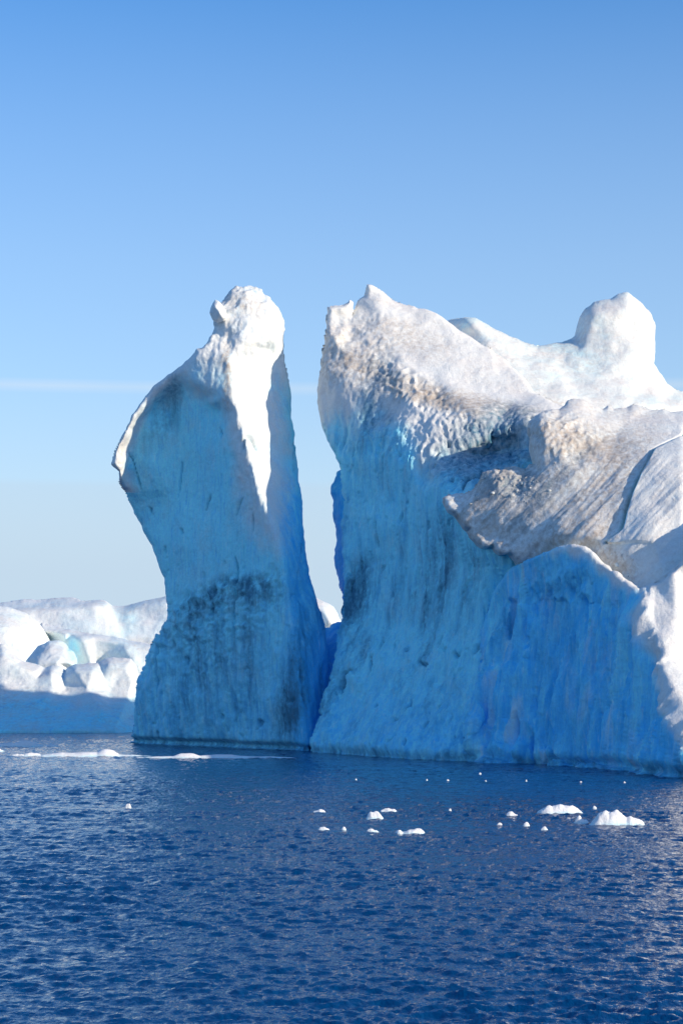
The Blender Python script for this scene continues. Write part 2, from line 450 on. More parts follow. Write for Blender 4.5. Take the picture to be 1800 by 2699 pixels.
def tower_masks(x, y, P, n):
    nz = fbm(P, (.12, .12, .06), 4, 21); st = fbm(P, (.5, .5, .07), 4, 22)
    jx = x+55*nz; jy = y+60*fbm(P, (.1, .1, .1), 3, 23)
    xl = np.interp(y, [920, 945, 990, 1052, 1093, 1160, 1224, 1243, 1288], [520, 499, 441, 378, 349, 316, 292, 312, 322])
    snow_or_lit = np.maximum(1-sstep(940, 1100, jy+30*st), (1-sstep(16, 46, x-xl+30*nz))*(y < 1300))  # snow on the crown; left rim whitened where the sun catches it
    snow_or_lit = np.maximum(snow_or_lit, blob(x+.3*(jx-x), jy, 672, 1120, 78, 300, -10, .4)*0.93)  # wedge painted white where sunlight falls on it
    snow_or_lit = np.maximum(snow_or_lit, blob(x, y, 322, 1180, 26, 130, 16, .6))  # more white painted on the sunlit left rim
    blue = np.clip(1-snow_or_lit, 0, 1)*0.95+0.05
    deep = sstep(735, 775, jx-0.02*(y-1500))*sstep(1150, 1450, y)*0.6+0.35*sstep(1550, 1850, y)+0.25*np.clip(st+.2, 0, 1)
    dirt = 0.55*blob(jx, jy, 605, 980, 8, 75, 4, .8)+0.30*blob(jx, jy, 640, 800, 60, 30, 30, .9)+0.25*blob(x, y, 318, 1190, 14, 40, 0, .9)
    dirt = dirt+0.16*snow_or_lit*np.clip(st+.3, 0, 1)
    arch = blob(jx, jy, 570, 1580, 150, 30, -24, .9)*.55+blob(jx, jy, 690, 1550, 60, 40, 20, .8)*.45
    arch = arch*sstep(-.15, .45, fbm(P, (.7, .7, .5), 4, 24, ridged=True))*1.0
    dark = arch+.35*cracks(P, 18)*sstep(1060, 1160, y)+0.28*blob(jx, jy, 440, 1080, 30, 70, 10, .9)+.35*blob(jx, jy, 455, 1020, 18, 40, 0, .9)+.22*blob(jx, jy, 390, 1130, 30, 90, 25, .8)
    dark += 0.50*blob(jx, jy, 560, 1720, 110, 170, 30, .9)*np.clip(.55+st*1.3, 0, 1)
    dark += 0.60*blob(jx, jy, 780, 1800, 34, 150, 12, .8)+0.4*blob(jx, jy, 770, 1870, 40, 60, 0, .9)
    dark += 0.28*np.clip(st*1.5, 0, 1)*sstep(1500, 1600, y)+wet_shade(P)
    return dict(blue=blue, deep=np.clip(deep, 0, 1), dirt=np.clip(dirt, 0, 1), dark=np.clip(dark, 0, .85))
TOWER = [(607,765,202.5),(623,752,203),(640,756,203),(655,753,203),(690,762,203),(695,775,203),(712,782,203),(722,795,203),(733,808,203),
 (741,825,203),(745,850,202.5),(746,900,202),(750,935,202),(757,975,202),(765,1030,202),(768,1080,201),(773,1130,200),(777,1180,200),
 (784,1225,199),(788,1270,198),(796,1320,197),(797,1350,197),(797,1390,196),(803,1455,195.5),(815,1510,195),(821,1535,195),(835,1587,194),
 (846,1630,194),(853,1660,194),(862,1750,194),(865,1850,194),(862,2060,193),
 (700,2060,192),(330,2060,210),(341,1958,210),(353,1898,209),(362,1820,208),(364,1795,207.5),(384,1751,207),(406,1702,206),
 (420,1679,205),(446,1639,203.5),(450,1612,203),(440,1567,203.5),(431,1523,204),(415,1478,204.5),(402,1438,205),(379,1405,206),(362,1367,206.2),
 (339,1322,206),(331,1298,205.4),(322,1288,204.8),(312,1271,203.2),(312,1243,201.2),(292,1224,201.4),(298,1197,201.1),(316,1160,200.8),(339,1118,200.4),
 (349,1093,200.2),(378,1052,200.9),(403,1018,200.8),(441,989,200.2),(470,969,199.6),(499,944,198.5),(515,928,198.4),(517,921,198.4),(544,909,198.6),
 (551,890,198.8),(559,876,199),(567,861,201),(562,853,200.5),(563,840,200.5),(553,820,200.5),(561,799,201),(568,790,201),(582,799,201),(588,794,201.5),(593,782,202)]
TLINES = [
 [(560,830,199.6),(585,840,199.3),(590,900,198.8)],
 [(640,790,200.5),(650,850,198.6),(640,905,197.8)],
 [(710,830,200.5),(712,890,199.6)],
 [(612,935,197.3),(606,1010,196.2),(622,1080,195.4),(640,1150,194.6),(682,1300,193),(725,1400,191.8),(750,1480,191),(765,1600,190.2),(785,1750,189.4),(800,1880,188.7),(812,1995,188.2),(815,2050,188)],
 [(598,940,196.9),(588,1045,196.5),(556,1060,197.3)],
 [(575,1085,198.6),(530,1050,200.0),(485,1010,200.6)],
 [(502,1000,198.4),(545,935,197.8)],
 [(336,1290,204.8),(348,1180,203.2),(366,1115,202.6),(402,1062,201.8),(450,1015,200.9)],
 [(430,1060,203.2),(470,1150,202.0),(450,1300,202.8),(500,1450,199.8),(520,1560,199.0)],
 [(560,1200,198.6),(590,1350,197.2),(640,1500,195.4)],
 [(480,1640,200.6),(560,1600,198.0),(640,1560,195.0),(710,1560,192.8)],
 [(470,1720,202.4),(560,1690,197.4),(650,1660,194.2)],
 [(440,1850,203.8),(560,1850,198.4),(690,1850,193.2)],
 [(430,1960,205.5),(560,1978,199.8),(690,1985,194.0)],
]
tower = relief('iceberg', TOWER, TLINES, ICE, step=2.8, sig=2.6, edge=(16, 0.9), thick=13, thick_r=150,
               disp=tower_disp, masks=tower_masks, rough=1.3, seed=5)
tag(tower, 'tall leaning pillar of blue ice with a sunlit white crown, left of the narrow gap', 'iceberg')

block = relief('ice_block', [(552,824,199.4),(556,808,199.6),(561,798,199.8),(568,789,199.8),(577,793,199.6),(586,803,199.4),(594,815,199.2),(600,832,199.0),(590,846,199.0),(572,850,199.0),(560,842,199.2)],
    [[(566,806,198.5),(578,822,197.9),(588,836,198.2)], [(562,826,198.9),(574,840,198.5)]], ICE, parent=tower, step=2.2, sig=.8, edge=(5, .3), thick=2.2, thick_r=20,
    disp=lambda x, y, P, n: .07*fbm(P, (1.2, 1.2, 1.2), 3, 28), masks=lambda x, y, P, n: dict(blue=.08, deep=0, dirt=.05, dark=0), rough=.8, seed=15)
block['label'] = 'angular white block perched on the left of the crown'

# ------------------------------------------------------------------ the broad iceberg on the right
berg = empty('iceberg', (8, 172, 0))
tag(berg, 'broad blue-faced iceberg with sloping white top and brown streaks, right of the narrow gap', 'iceberg')
def part(name, *a, **k):
    o = relief(name, *a, **k); o.parent = berg; o.matrix_parent_inverse = Matrix.Translation((-8, -172, 0)); return o

def main_disp(x, y, P, n):
    flut = sstep(1050, 1150, y)
    d = 0.6*fbm(P, (.14, .14, .08), 4, 31)+(.05+.09*flut)*fbm(P, (1.2, 1.2, .6), 4, 32)
    Q = P.copy(); Q[:, 0] += 0.25*P[:, 2]; Q[:, 1] -= .1*P[:, 2]
    d += flut*(0.30*fbm(Q, (.42, .42, .07), 4, 33, ridged=True)+0.17*fbm(Q, (1.5, 1.5, .22), 3, 34, ridged=True))
    rough_left = blob(x, y, 930, 930, 120, 130, 30, .5)
    d += rough_left*(0.20*fbm(P, (.5, .5, .3), 4, 35, ridged=True)+.10*fbm(P, (2, 2, 1.5), 3, 36))
    edge = blob(x, y, 1090, 1030, 150, 45, 32, .5)
    d += edge*0.25*fbm(P, (.9, .9, .6), 4, 37, ridged=True)
    d -= flut*(.55*cracks(P, 45, (.22, .22, .07))+.28*cracks(P, 46, (.6, .6, .15)))
    return d+notch(P)
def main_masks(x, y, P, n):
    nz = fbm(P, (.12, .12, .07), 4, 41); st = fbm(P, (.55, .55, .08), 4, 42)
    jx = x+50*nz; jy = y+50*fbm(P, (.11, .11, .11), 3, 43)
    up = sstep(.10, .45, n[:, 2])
    top = np.maximum(up*(1-sstep(1080, 1160, y)), 1-sstep(-40, 110, jy-np.interp(x, [840, 905, 1000, 1060, 1105, 1155, 1240, 1300, 1390], [1110, 1075, 1060, 1110, 1185, 1205, 1205, 1205, 1150])+50*st))  # snowy top; white also painted lower, over sunlit ice below the crease
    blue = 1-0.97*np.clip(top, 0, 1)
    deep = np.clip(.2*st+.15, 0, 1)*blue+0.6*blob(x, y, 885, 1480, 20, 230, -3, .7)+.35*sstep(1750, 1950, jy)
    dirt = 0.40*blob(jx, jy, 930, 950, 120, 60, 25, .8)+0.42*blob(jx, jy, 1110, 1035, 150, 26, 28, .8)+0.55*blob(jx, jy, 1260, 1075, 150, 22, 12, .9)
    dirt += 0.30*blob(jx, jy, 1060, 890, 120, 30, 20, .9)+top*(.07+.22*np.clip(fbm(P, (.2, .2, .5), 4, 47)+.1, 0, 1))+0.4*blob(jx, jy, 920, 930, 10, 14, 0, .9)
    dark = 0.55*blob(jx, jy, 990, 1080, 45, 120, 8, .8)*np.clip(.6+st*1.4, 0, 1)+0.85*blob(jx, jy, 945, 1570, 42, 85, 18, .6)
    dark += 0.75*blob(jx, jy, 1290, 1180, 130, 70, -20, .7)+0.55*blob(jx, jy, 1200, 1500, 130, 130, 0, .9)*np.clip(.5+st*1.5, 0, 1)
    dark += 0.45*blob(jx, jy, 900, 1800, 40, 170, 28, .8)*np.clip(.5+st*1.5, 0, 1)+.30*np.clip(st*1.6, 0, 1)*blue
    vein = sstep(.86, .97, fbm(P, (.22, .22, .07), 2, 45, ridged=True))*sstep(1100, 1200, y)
    dark += .45*vein+wet_shade(P)
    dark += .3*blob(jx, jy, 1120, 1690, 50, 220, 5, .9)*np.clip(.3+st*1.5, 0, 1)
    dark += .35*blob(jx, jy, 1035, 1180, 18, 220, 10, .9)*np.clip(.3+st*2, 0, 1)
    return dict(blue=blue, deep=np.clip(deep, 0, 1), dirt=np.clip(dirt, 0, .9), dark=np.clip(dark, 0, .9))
MAIN = [(863,807,199.6),(882,804,199.6),(900,803,199.6),(916,796,199.6),(922,789,199.6),(931,796,200.1),(929,829,200.1),(936,813,202.0),(945,789,202.0),(960,780,202.0),
 (963,768,202.0),(967,749,202.0),(980,750,202.0),(996,757,202.0),(1010,766,202.0),(1024,778,202.0),(1049,792,201.5),(1075,802,201.0),(1102,812,200.5),(1126,816,200.0),
 (1151,826,199.5),(1173,841,199.0),(1190,854,198.5),(1210,871,198.0),(1228,881,197.5),(1255,897,196.8),(1290,914,195.8),(1332,945,194.6),(1357,972,193.0),(1386,996,191.0),
 (1410,1030,189.0),(1460,1060,186.0),(1540,1090,184.0),(1640,1120,182.0),(1640,1300,176.0),(1500,1600,172.0),(1400,1700,170.0),(1400,2100,168.0),
 (1200,2100,165.0),(1000,2100,174.0),(800,2080,184.0),(812,1983,185.0),(825,1958,185.5),(838,1912,186.2),(854,1849,187.0),(870,1791,188.0),(885,1743,189.0),(899,1665,190.5),
 (906,1640,191.0),(913,1560,192.0),(911,1500,192.5),(908,1400,193.5),(905,1300,193.1),(898,1226,192.7),(891,1208,192.9),(881,1187,193.3),(860,1152,194.7),(849,1124,195.2),
 (840,1085,195.7),(835,1046,196.2),(836,1022,196.7),(841,984,197.0),(846,938,197.3),(848,916,197.5),(853,885,197.7),(858,853,199.1),(860,826,199.6)]
MLINES = [
 [(868,980,195.0),(880,1060,194.0),(905,1052,193.2),(950,1030,192.4),(1000,985,193.0),(1055,985,191.4),(1075,1040,189.0),(1105,1082,186.8),(1155,1115,184.8),(1235,1075,185.0),(1245,1168,182.8),(1310,1140,182.6),(1390,1108,181.5)],
 [(875,880,196.9),(900,930,195.8),(960,930,195.2),(1050,930,194.6),(1150,980,192.0),(1250,1020,189.8),(1350,1060,187.0)],
 [(930,860,199.0),(1000,830,199.0),(1100,880,197.2),(1200,920,195.4),(1300,985,191.8)],
 [(900,1150,193.2),(960,1150,190.4),(1050,1160,185.8),(1140,1165,183.6),(1200,1200,182.6),(1270,1205,184.4),(1340,1190,184.0),(1392,1185,181.0)],
 [(960,1215,189.8),(1050,1210,184.6),(1150,1215,181.8)],
 [(1240,1252,176.5),(1300,1234,177.6),(1370,1228,177.5)],
 [(950,1300,190.6),(1020,1300,187.2),(1100,1290,182.4),(1185,1300,174.8),(1260,1295,171.4),(1350,1285,170)],
 [(1000,1390,187.4),(1100,1390,182.2),(1190,1390,175.6),(1260,1425,170.8),(1330,1475,168.8)],
 [(960,1460,190.2),(1030,1470,186.4),(1110,1480,181.8),(1200,1480,176.0),(1290,1500,170.6)],
 [(935,1500,192.2),(925,1640,190.9)],
 [(950,1650,189.0),(1030,1650,185.0),(1120,1660,179.4),(1200,1660,174.2),(1262,1660,170.6)],
 [(900,1830,187.0),(980,1820,181.6),(1080,1820,176.4),(1180,1820,171.6),(1262,1820,168.2)],
 [(840,1987,183.2),(900,1991,180.2),(980,1997,175.0),(1062,2003,170.2),(1160,2008,167.0),(1262,2012,164.6),(1350,2014,164)],
]
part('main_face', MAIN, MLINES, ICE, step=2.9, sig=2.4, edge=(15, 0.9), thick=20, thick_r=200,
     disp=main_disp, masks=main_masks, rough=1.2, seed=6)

def snow_disp(x, y, P, n):
    return 0.45*fbm(P, (.12, .12, .12), 4, 51)+0.10*fbm(P, (1.0, 1.0, 1.0), 4, 52)+0.16*fbm(P, (.5, .25, .9), 3, 53)
def ridge_masks(x, y, P, n):
    nz = fbm(P, (.15, .15, .08), 4, 56)
    blue = 0.10+0.2*blob(x, y, 1215, 850, 35, 25, 0, .7)+.25*np.clip(nz, 0, 1)
    return dict(blue=blue, deep=0, dirt=.10+.12*np.clip(nz+.3, 0, 1)+.2*blob(x, y, 1500, 1075, 120, 18, 5, .9), dark=0)
RIDGE = [(1150,900,211),(1172,850,210.5),(1186,847,210),(1205,839,208.6),(1225,835,207),(1240,836,206.5),(1254,838,206),(1275,852,206),(1305,868,206),(1345,886,206),(1382,899,206.5),
 (1415,909,207),(1448,906,207.5),(1482,900,208),(1506,889,208.5),(1519,879,209),(1523,860,209.5),(1529,835,210),(1544,815,210),(1564,798,210),(1593,791,210),
 (1610,790,210),(1631,777,210.3),(1654,771,210.5),(1670,783,210.5),(1693,800,210.5),(1714,822,210.5),(1726,851,210.5),(1725,885,210),(1727,918,210),(1726,945,210),
 (1724,957,210),(1735,978,210),(1759,1009,210),(1785,1026,210),(1810,1034,210),(1880,1062,210),(1980,1096,210),(2100,1118,210),(2195,1076,210),(2290,1055,210),(2420,1090,210),(2480,1300,210),(2480,2000,206),(1900,2000,196),(1700,1200,190),(1500,1200,186),(1300,1100,188),(1150,1000,200)]  # unseen right-hand stretch, its crest shaped to shade the background icebergs
RLINES = [
 [(1185,868,209.4),(1215,866,206.6),(1236,848,204.8),(1290,900,202.8),(1332,940,200.5),(1357,970,198.6),(1390,1005,196.0),(1430,1050,192.5)],
 [(1300,885,204.2),(1400,930,203.5),(1450,980,199.0),(1500,1040,193.5)],
 [(1470,930,205.0),(1530,925,204.6),(1600,930,204.2),(1680,930,204.2),(1715,930,206.0)],
 [(1545,860,206.6),(1560,830,206.6),(1600,820,206.8),(1615,850,206.3),(1650,810,206.9),(1700,850,207.2),(1705,900,206.4)],
 [(1500,985,200.5),(1600,985,201.5),(1680,990,202.5),(1705,960,204.0),(1720,1000,206.0)],
 [(1560,1050,194.5),(1650,1065,194.5),(1740,1060,197),(1800,1060,200),(1980,1130,201),(2100,1160,201),(2300,1120,202)],
]
part('rear_ridge', RIDGE, RLINES, ICE, step=3.8, sig=2.6, edge=(16, 1.2), thick=16, thick_r=150,
     disp=snow_disp, masks=ridge_masks, rough=.7, seed=7)

def sweep(x, y, w, l, seed, oct=3):
    """streaks running down the slope from upper right to lower left"""
    c = .75*x+.66*y; s = -.66*x+.75*y
    return fbm(np.stack([c/w+.25*np.sin(s/170.), s/l, 0*x+seed], -1), 1.0, oct, seed)
def shoulder_disp(x, y, P, n):
    slope = sstep(1180, 1260, y)
    d = 0.35*fbm(P, (.12, .12, .12), 3, 61)+0.06*fbm(P, (1.6, 1.6, 1.6), 4, 63)
    d += slope*(.75*sweep(x, y, 85., 600., 67, 2)+.22*sweep(x, y, 26., 260., 68)+.08*sweep(x, y, 9., 120., 69))
    crumb = blob(x, y, 1470, 1150, 120, 60, 20, .5)
    d += crumb*(0.22*fbm(P, (.8, .8, .5), 4, 64, ridged=True)+.12*fbm(P, (2.5, 2.5, 2.), 3, 65))
    rub = blob(x, y, 1335, 1265, 90, 38, 20, .6)
    d += rub*(0.16*fbm(P, (1.6, 1.6, 1.6), 3, 66, ridged=True))
    # fault running down the slope: the right-hand block stands proud, a narrow cleft along it
    cx = np.interp(y, [1090, 1150, 1190, 1260, 1330, 1400, 1425], [1860, 1800, 1725, 1688, 1660, 1640, 1600])
    up = (y < 1432)*sstep(1090, 1150, y)
    d += up*0.40*sstep(-3, 4, x-cx)*(1-sstep(20, 190, x-cx))*(0.45+.55*sstep(1150, 1230, y)*(1-.5*sstep(1280, 1400, y)))
    d -= up*0.9*np.exp(-((x-cx+4)/4.0)**2)
    return d
def shoulder_masks(x, y, P, n):
    nz = fbm(P, (.2, .2, .2), 4, 71); Q = P.copy(); Q[:, 0] += .9*P[:, 2]
    st = sweep(x, y, 40., 420., 72, 4)
    jx = x+40*nz; jy = y+40*fbm(P, (.17, .17, .17), 3, 73)
    slope = sstep(1190, 1260, y)
    dirt = .22+slope*(.26+.8*np.clip(st+.05, -.35, .6))
    dirt *= 1-.75*sstep(1640, 1740, jx+.45*(y-1250))
    dirt += 0.42*blob(jx, jy, 1490, 1160, 140, 42, 12, .7)+0.30*blob(jx, jy, 1340, 1280, 100, 50, 15, .7)+.25*blob(jx, jy, 1590, 1190, 120, 40, -10, .9)
    dirt += .5*blob(jx, jy, 1630, 1490, 40, 30, 35, .8)
    cx = np.interp(y, [1090, 1150, 1190, 1260, 1330, 1400, 1425], [1860, 1800, 1725, 1688, 1660, 1640, 1600])
    dark = .35*blob(jx, jy, 1340, 1280, 90, 45, 15, .8)+.28*blob(jx, jy, 1440, 1320, 170, 60, -48, .9)*np.clip(.5+2*st, 0, 1)
    blue = .05+.4*(x < cx+6)*(x > cx-6)*(y < 1430)
    return dict(blue=blue, deep=0, dirt=np.clip(dirt, 0, .85), dark=np.clip(dark, 0, .8))
SHOULDER = [(1395,1113,174),(1415,1096,174),(1473,1080,175),(1490,1067,175.5),(1494,1057,175.5),(1511,1051,176),(1535,1052,176),(1560,1063,176),(1589,1078,175.5),(1618,1077,175.5),
 (1652,1072,176),(1681,1065,176),(1701,1072,176),(1751,1075,176),(1800,1080,176),(1900,1085,178),(2050,1120,182),(2150,1180,184),(2150,1700,160),(1800,1760,152),(1500,1640,170),(1390,1600,173),
 (1362,1476,166.4),(1345,1457,166.8),(1322,1462,166.8),(1300,1437,168.2),(1272,1442,168.8),(1240,1412,170.6),(1215,1376,171.8),(1182,1346,173.2),(1165,1312,174.6),(1200,1300,175),(1240,1290,174),
 (1265,1260,173.5),(1290,1241,173),(1340,1233,172.5),(1385,1238,172),(1412,1222,171.5),(1400,1175,171.8)]
SLINES = [
 [(1425,1120,171.5),(1490,1110,171.8),(1560,1110,172),(1650,1110,172.5),(1800,1120,171)],
 [(1425,1215,169.8),(1440,1170,169.8),(1500,1175,169.2),(1560,1170,169.4),(1610,1165,169.5)],
 [(1260,1300,171.8),(1310,1270,170.8),(1370,1270,170.2),(1430,1250,169.0),(1500,1230,167.6),(1600,1220,166.2),(1700,1210,165.2),(1800,1200,164.5)],
 [(1210,1345,172.4),(1300,1340,169.4),(1360,1350,167.8),(1440,1340,165.6),(1520,1330,163.8),(1600,1320,162.6),(1690,1310,161.2),(1800,1290,160)],
 [(1280,1410,170.0),(1340,1420,167.8),(1420,1420,164.6),(1500,1415,161.8),(1580,1420,159.4),(1650,1425,157.8),(1720,1420,156.6),(1800,1400,156.4)],
 [(1400,1480,166),(1500,1470,162.6),(1590,1510,159),(1680,1570,155),(1760,1540,153),(1850,1500,153)],
]
tw = lambda ln: [(x, y, D-0.0085*max(0, 1640-x)) for x, y, D in ln]
shoulder = part('dirty_shoulder', tw(SHOULDER), [tw(l) for l in SLINES], ICE, step=2.9, sig=2.2, edge=(14, 0.8), thick=14, thick_r=140,
     disp=shoulder_disp, masks=shoulder_masks, rough=4.5, seed=8)

def wall_disp(x, y, P, n):
    left = 1-sstep(1690, 1730, x-np.interp(y, [1500, 1620, 1700, 1800, 1900, 2050], [1715, 1705, 1730, 1760, 1815, 1870])+1710)
    Q = P.copy(); Q[:, 0] -= .12*P[:, 2]
    rim = np.interp(x, [1250, 1360, 1440, 1510, 1545, 1590, 1640, 1690, 1800], [1700, 1490, 1457, 1437, 1447, 1488, 1526, 1556, 1400])
    left = left*(.15+.85*sstep(5, 110, y-rim))
    sc = fbm(Q, (.22, .22, .035), 4, 81, ridged=True)
    d = left*(1.35*sc+.50*fbm(Q, (.9, .9, .16), 3, 82, ridged=True))+0.4*fbm(P, (.13, .13, .1), 3, 83)+0.05*fbm(P, (1.5, 1.5, 1.), 3, 84)
    d += (1-left)*.22*fbm(P, (.5, .5, .5), 4, 85)
    d -= left*(.70*cracks(P, 86, (.20, .20, .05))+.32*cracks(P, 87, (.55, .55, .12)))
    return d+notch(P)
def wall_masks(x, y, P, n):
    bx = np.interp(y, [1440, 1560, 1620, 1700, 1800, 1900, 2050], [1740, 1718, 1705, 1730, 1762, 1815, 1870])
    rim = np.interp(x, [1250, 1360, 1440, 1510, 1545, 1590, 1640, 1690, 1800], [1700, 1490, 1457, 1437, 1447, 1488, 1526, 1556, 1400])
    nz = fbm(P, (.3, .3, .12), 4, 91); st = fbm(P, (.5, .5, .06), 4, 92)
    white = np.maximum(sstep(-34, -12, x-bx+16*nz), (1-sstep(8, 38, y-rim+40*nz))*sstep(1400, 1500, x))  # white also painted left of the edge, where the blue ice is sunlit
    blue = 1-.97*white
    pale = sstep(.03, .22, fbm(P, (.45, .45, .10), 5, 93))*.6
    return dict(blue=np.clip(blue-pale, 0, 1), deep=np.clip(blue*(.75-1.1*np.clip(st, 0, 1)), 0, 1), dirt=.06*white+.12*white*np.clip(nz+.2, 0, 1)*sstep(1700, 1900, y),
                dark=np.clip(wet_shade(P)+.22*blue*np.clip(-st*1.5, 0, 1)+.3*blob(x+40*nz, y+40*nz, 1340, 1660, 35, 50, 0, .9), 0, .8))
WALL = [(1258,2100,165),(1258,2012,165.4),(1248,1932,166),(1262,1850,167),(1266,1660,169.5),(1300,1560,168.6),(1345,1500,166.6),(1368,1483,164.6),(1440,1455,161),(1475,1443,159.7),
 (1510,1435,158.5),(1545,1445,157.6),(1590,1485,156.2),(1640,1525,154),(1685,1553,152.4),(1740,1528,151.5),(1800,1480,151),(1850,1420,152),(1920,1340,153),(2000,1290,155),(2150,1270,158),(2150,2150,150),(1870,2150,135.4),(1800,2150,139.6)]  # unseen right end, raised to throw shade onto the shoulder
WLINES = [
 [(1275,2013,163.8),(1350,2014,161.9),(1500,2018,158.8),(1600,2025,154.4),(1680,2038,147.2),(1750,2047,142.2),(1800,2053,139.6),(1870,2060,135.4),(1990,2060,140)],
 [(1290,1900,166.4),(1400,1900,162.6),(1500,1900,159.2),(1600,1900,155.0),(1700,1900,148.5),(1770,1900,143.6),(1822,1890,140.2),(1930,1880,144.5)],
 [(1290,1750,168.2),(1400,1750,163.6),(1500,1750,160.4),(1600,1750,156.4),(1680,1750,151.2),(1742,1750,145.8),(1800,1740,146.6),(1900,1700,150)],
 [(1320,1600,168.8),(1400,1590,165),(1500,1580,161),(1580,1590,157.8),(1650,1600,154.2),(1708,1625,149.6),(1780,1610,149.4),(1880,1560,152.2)],
 [(1440,1475,161.2),(1520,1460,158.2),(1590,1510,156.2),(1680,1570,152)],
]
part('calved_wall', WALL, WLINES, ICE, step=3.2, sig=2.0, edge=(10, 0.5), thick=10, thick_r=120,
     disp=wall_disp, masks=wall_masks, rough=1.2, seed=9)

def plain_disp(x, y, P, n):
    return 0.4*fbm(P, (.2, .2, .2), 4, 95)+.12*fbm(P, (.9, .9, .7), 4, 96, ridged=True)
def blue_masks(x, y, P, n): return dict(blue=1, deep=.8, dirt=0, dark=0)
part('ice_saddle', [(800,1690,207),(848,1664,207),(858,1659,207),(870,1659,206.5),(878,1648,206),(886,1645,205.5),(892,1641,205),(904,1637,204),(940,1630,202),(960,1640,200),(960,2100,188),(780,2100,190)],
     [[(865,1700,199.5),(860,1850,192.4),(845,1985,188.4)]], ICE, step=3, sig=2, edge=(8, .8), thick=8, thick_r=80, disp=plain_disp, masks=blue_masks, rough=2.2, seed=12)
part('rear_spur', [(889,1242,203),(881,1265,202.5),(870,1299,202),(876,1340,202),(881,1380,202),(886,1400,202),(888,1428,202),(884,1450,202),(884,1491,202),(893,1530,202),(902,1565,202),(905,1600,202),
     (904,1640,202),(905,1720,202),(975,1720,199),(980,1230,199),(910,1232,202)], [[(900,1300,199.6),(902,1420,199.4),(908,1560,199.6)]],
     ICE, step=3, sig=2, edge=(8, .6), thick=7, thick_r=60, disp=plain_disp, masks=blue_masks, rough=2.0, seed=13)

# ------------------------------------------------------------------ icebergs far behind, on the left
def far_disp(x, y, P, n):
    return 0.3*fbm(P, (.09, .09, .09), 4, 101)+.15*fbm(P, (.10, .10, .45), 4, 104, ridged=True)+.09*fbm(P, (.5, .5, .5), 4, 102, ridged=True)+.05*fbm(P, (1.2, 1.2, .8), 3, 103)
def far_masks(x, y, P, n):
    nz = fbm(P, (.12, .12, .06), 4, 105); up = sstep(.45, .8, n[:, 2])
    b = .10+.75*sstep(1815, 1880, y+40*nz)+.15*np.clip(nz-.05, 0, 1)+.25*blob(x, y, 195, 1715, 18, 40, -10, .7)+.15*blob(x, y, 325, 1650, 25, 50, 15, .9)  # shade of the low flanks painted in as blue towards the waterline
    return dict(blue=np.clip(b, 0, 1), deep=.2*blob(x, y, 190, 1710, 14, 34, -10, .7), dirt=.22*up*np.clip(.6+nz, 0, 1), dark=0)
g = 'icebergs in the background'
def far_relief(k, ol, lines, *a, **kw):
    sc = lambda ln: [(x, y, D*k) for x, y, D in ln]
    return relief('iceberg', sc(ol), [sc(l) for l in lines], *a, **kw)
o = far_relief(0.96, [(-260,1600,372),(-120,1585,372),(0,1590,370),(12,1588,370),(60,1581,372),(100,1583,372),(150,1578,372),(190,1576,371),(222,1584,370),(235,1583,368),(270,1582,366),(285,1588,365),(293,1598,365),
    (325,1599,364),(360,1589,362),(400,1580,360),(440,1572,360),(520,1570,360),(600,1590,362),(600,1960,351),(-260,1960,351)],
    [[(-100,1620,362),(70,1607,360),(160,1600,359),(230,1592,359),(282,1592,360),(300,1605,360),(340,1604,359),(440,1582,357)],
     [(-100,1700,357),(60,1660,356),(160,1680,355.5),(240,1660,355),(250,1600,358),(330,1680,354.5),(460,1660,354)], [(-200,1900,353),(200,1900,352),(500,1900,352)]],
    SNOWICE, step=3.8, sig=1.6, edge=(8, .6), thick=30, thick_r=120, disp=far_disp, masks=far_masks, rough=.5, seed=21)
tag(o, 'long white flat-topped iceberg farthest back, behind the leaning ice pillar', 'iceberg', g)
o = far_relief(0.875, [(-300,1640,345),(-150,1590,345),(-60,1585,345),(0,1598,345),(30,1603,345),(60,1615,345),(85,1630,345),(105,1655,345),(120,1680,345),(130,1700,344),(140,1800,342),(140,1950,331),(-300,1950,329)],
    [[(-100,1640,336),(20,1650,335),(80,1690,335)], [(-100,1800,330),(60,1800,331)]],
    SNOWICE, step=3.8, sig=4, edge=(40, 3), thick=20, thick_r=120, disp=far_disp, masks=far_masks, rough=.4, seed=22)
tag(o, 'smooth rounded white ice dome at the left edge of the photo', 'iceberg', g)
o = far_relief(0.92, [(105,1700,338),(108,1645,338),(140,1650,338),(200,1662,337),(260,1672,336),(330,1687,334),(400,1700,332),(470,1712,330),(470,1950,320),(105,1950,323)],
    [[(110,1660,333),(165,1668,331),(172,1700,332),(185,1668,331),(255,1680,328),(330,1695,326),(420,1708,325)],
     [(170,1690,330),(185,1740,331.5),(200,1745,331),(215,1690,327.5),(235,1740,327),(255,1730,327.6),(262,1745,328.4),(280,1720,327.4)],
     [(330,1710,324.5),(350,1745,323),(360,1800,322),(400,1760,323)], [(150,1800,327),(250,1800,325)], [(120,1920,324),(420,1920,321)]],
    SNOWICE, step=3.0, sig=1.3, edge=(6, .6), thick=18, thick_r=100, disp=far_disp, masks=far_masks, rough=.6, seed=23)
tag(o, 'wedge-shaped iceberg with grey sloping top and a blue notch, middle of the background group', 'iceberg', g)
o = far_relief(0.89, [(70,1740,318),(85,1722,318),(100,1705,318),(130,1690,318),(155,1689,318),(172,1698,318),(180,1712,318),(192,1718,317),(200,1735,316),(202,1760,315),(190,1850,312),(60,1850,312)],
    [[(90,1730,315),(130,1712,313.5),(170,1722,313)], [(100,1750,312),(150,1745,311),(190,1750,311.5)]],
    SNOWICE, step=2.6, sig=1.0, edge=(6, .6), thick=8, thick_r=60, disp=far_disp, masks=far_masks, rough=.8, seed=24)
tag(o, 'small rounded white hummock with a level crease, below the blue notch', 'iceberg', g)
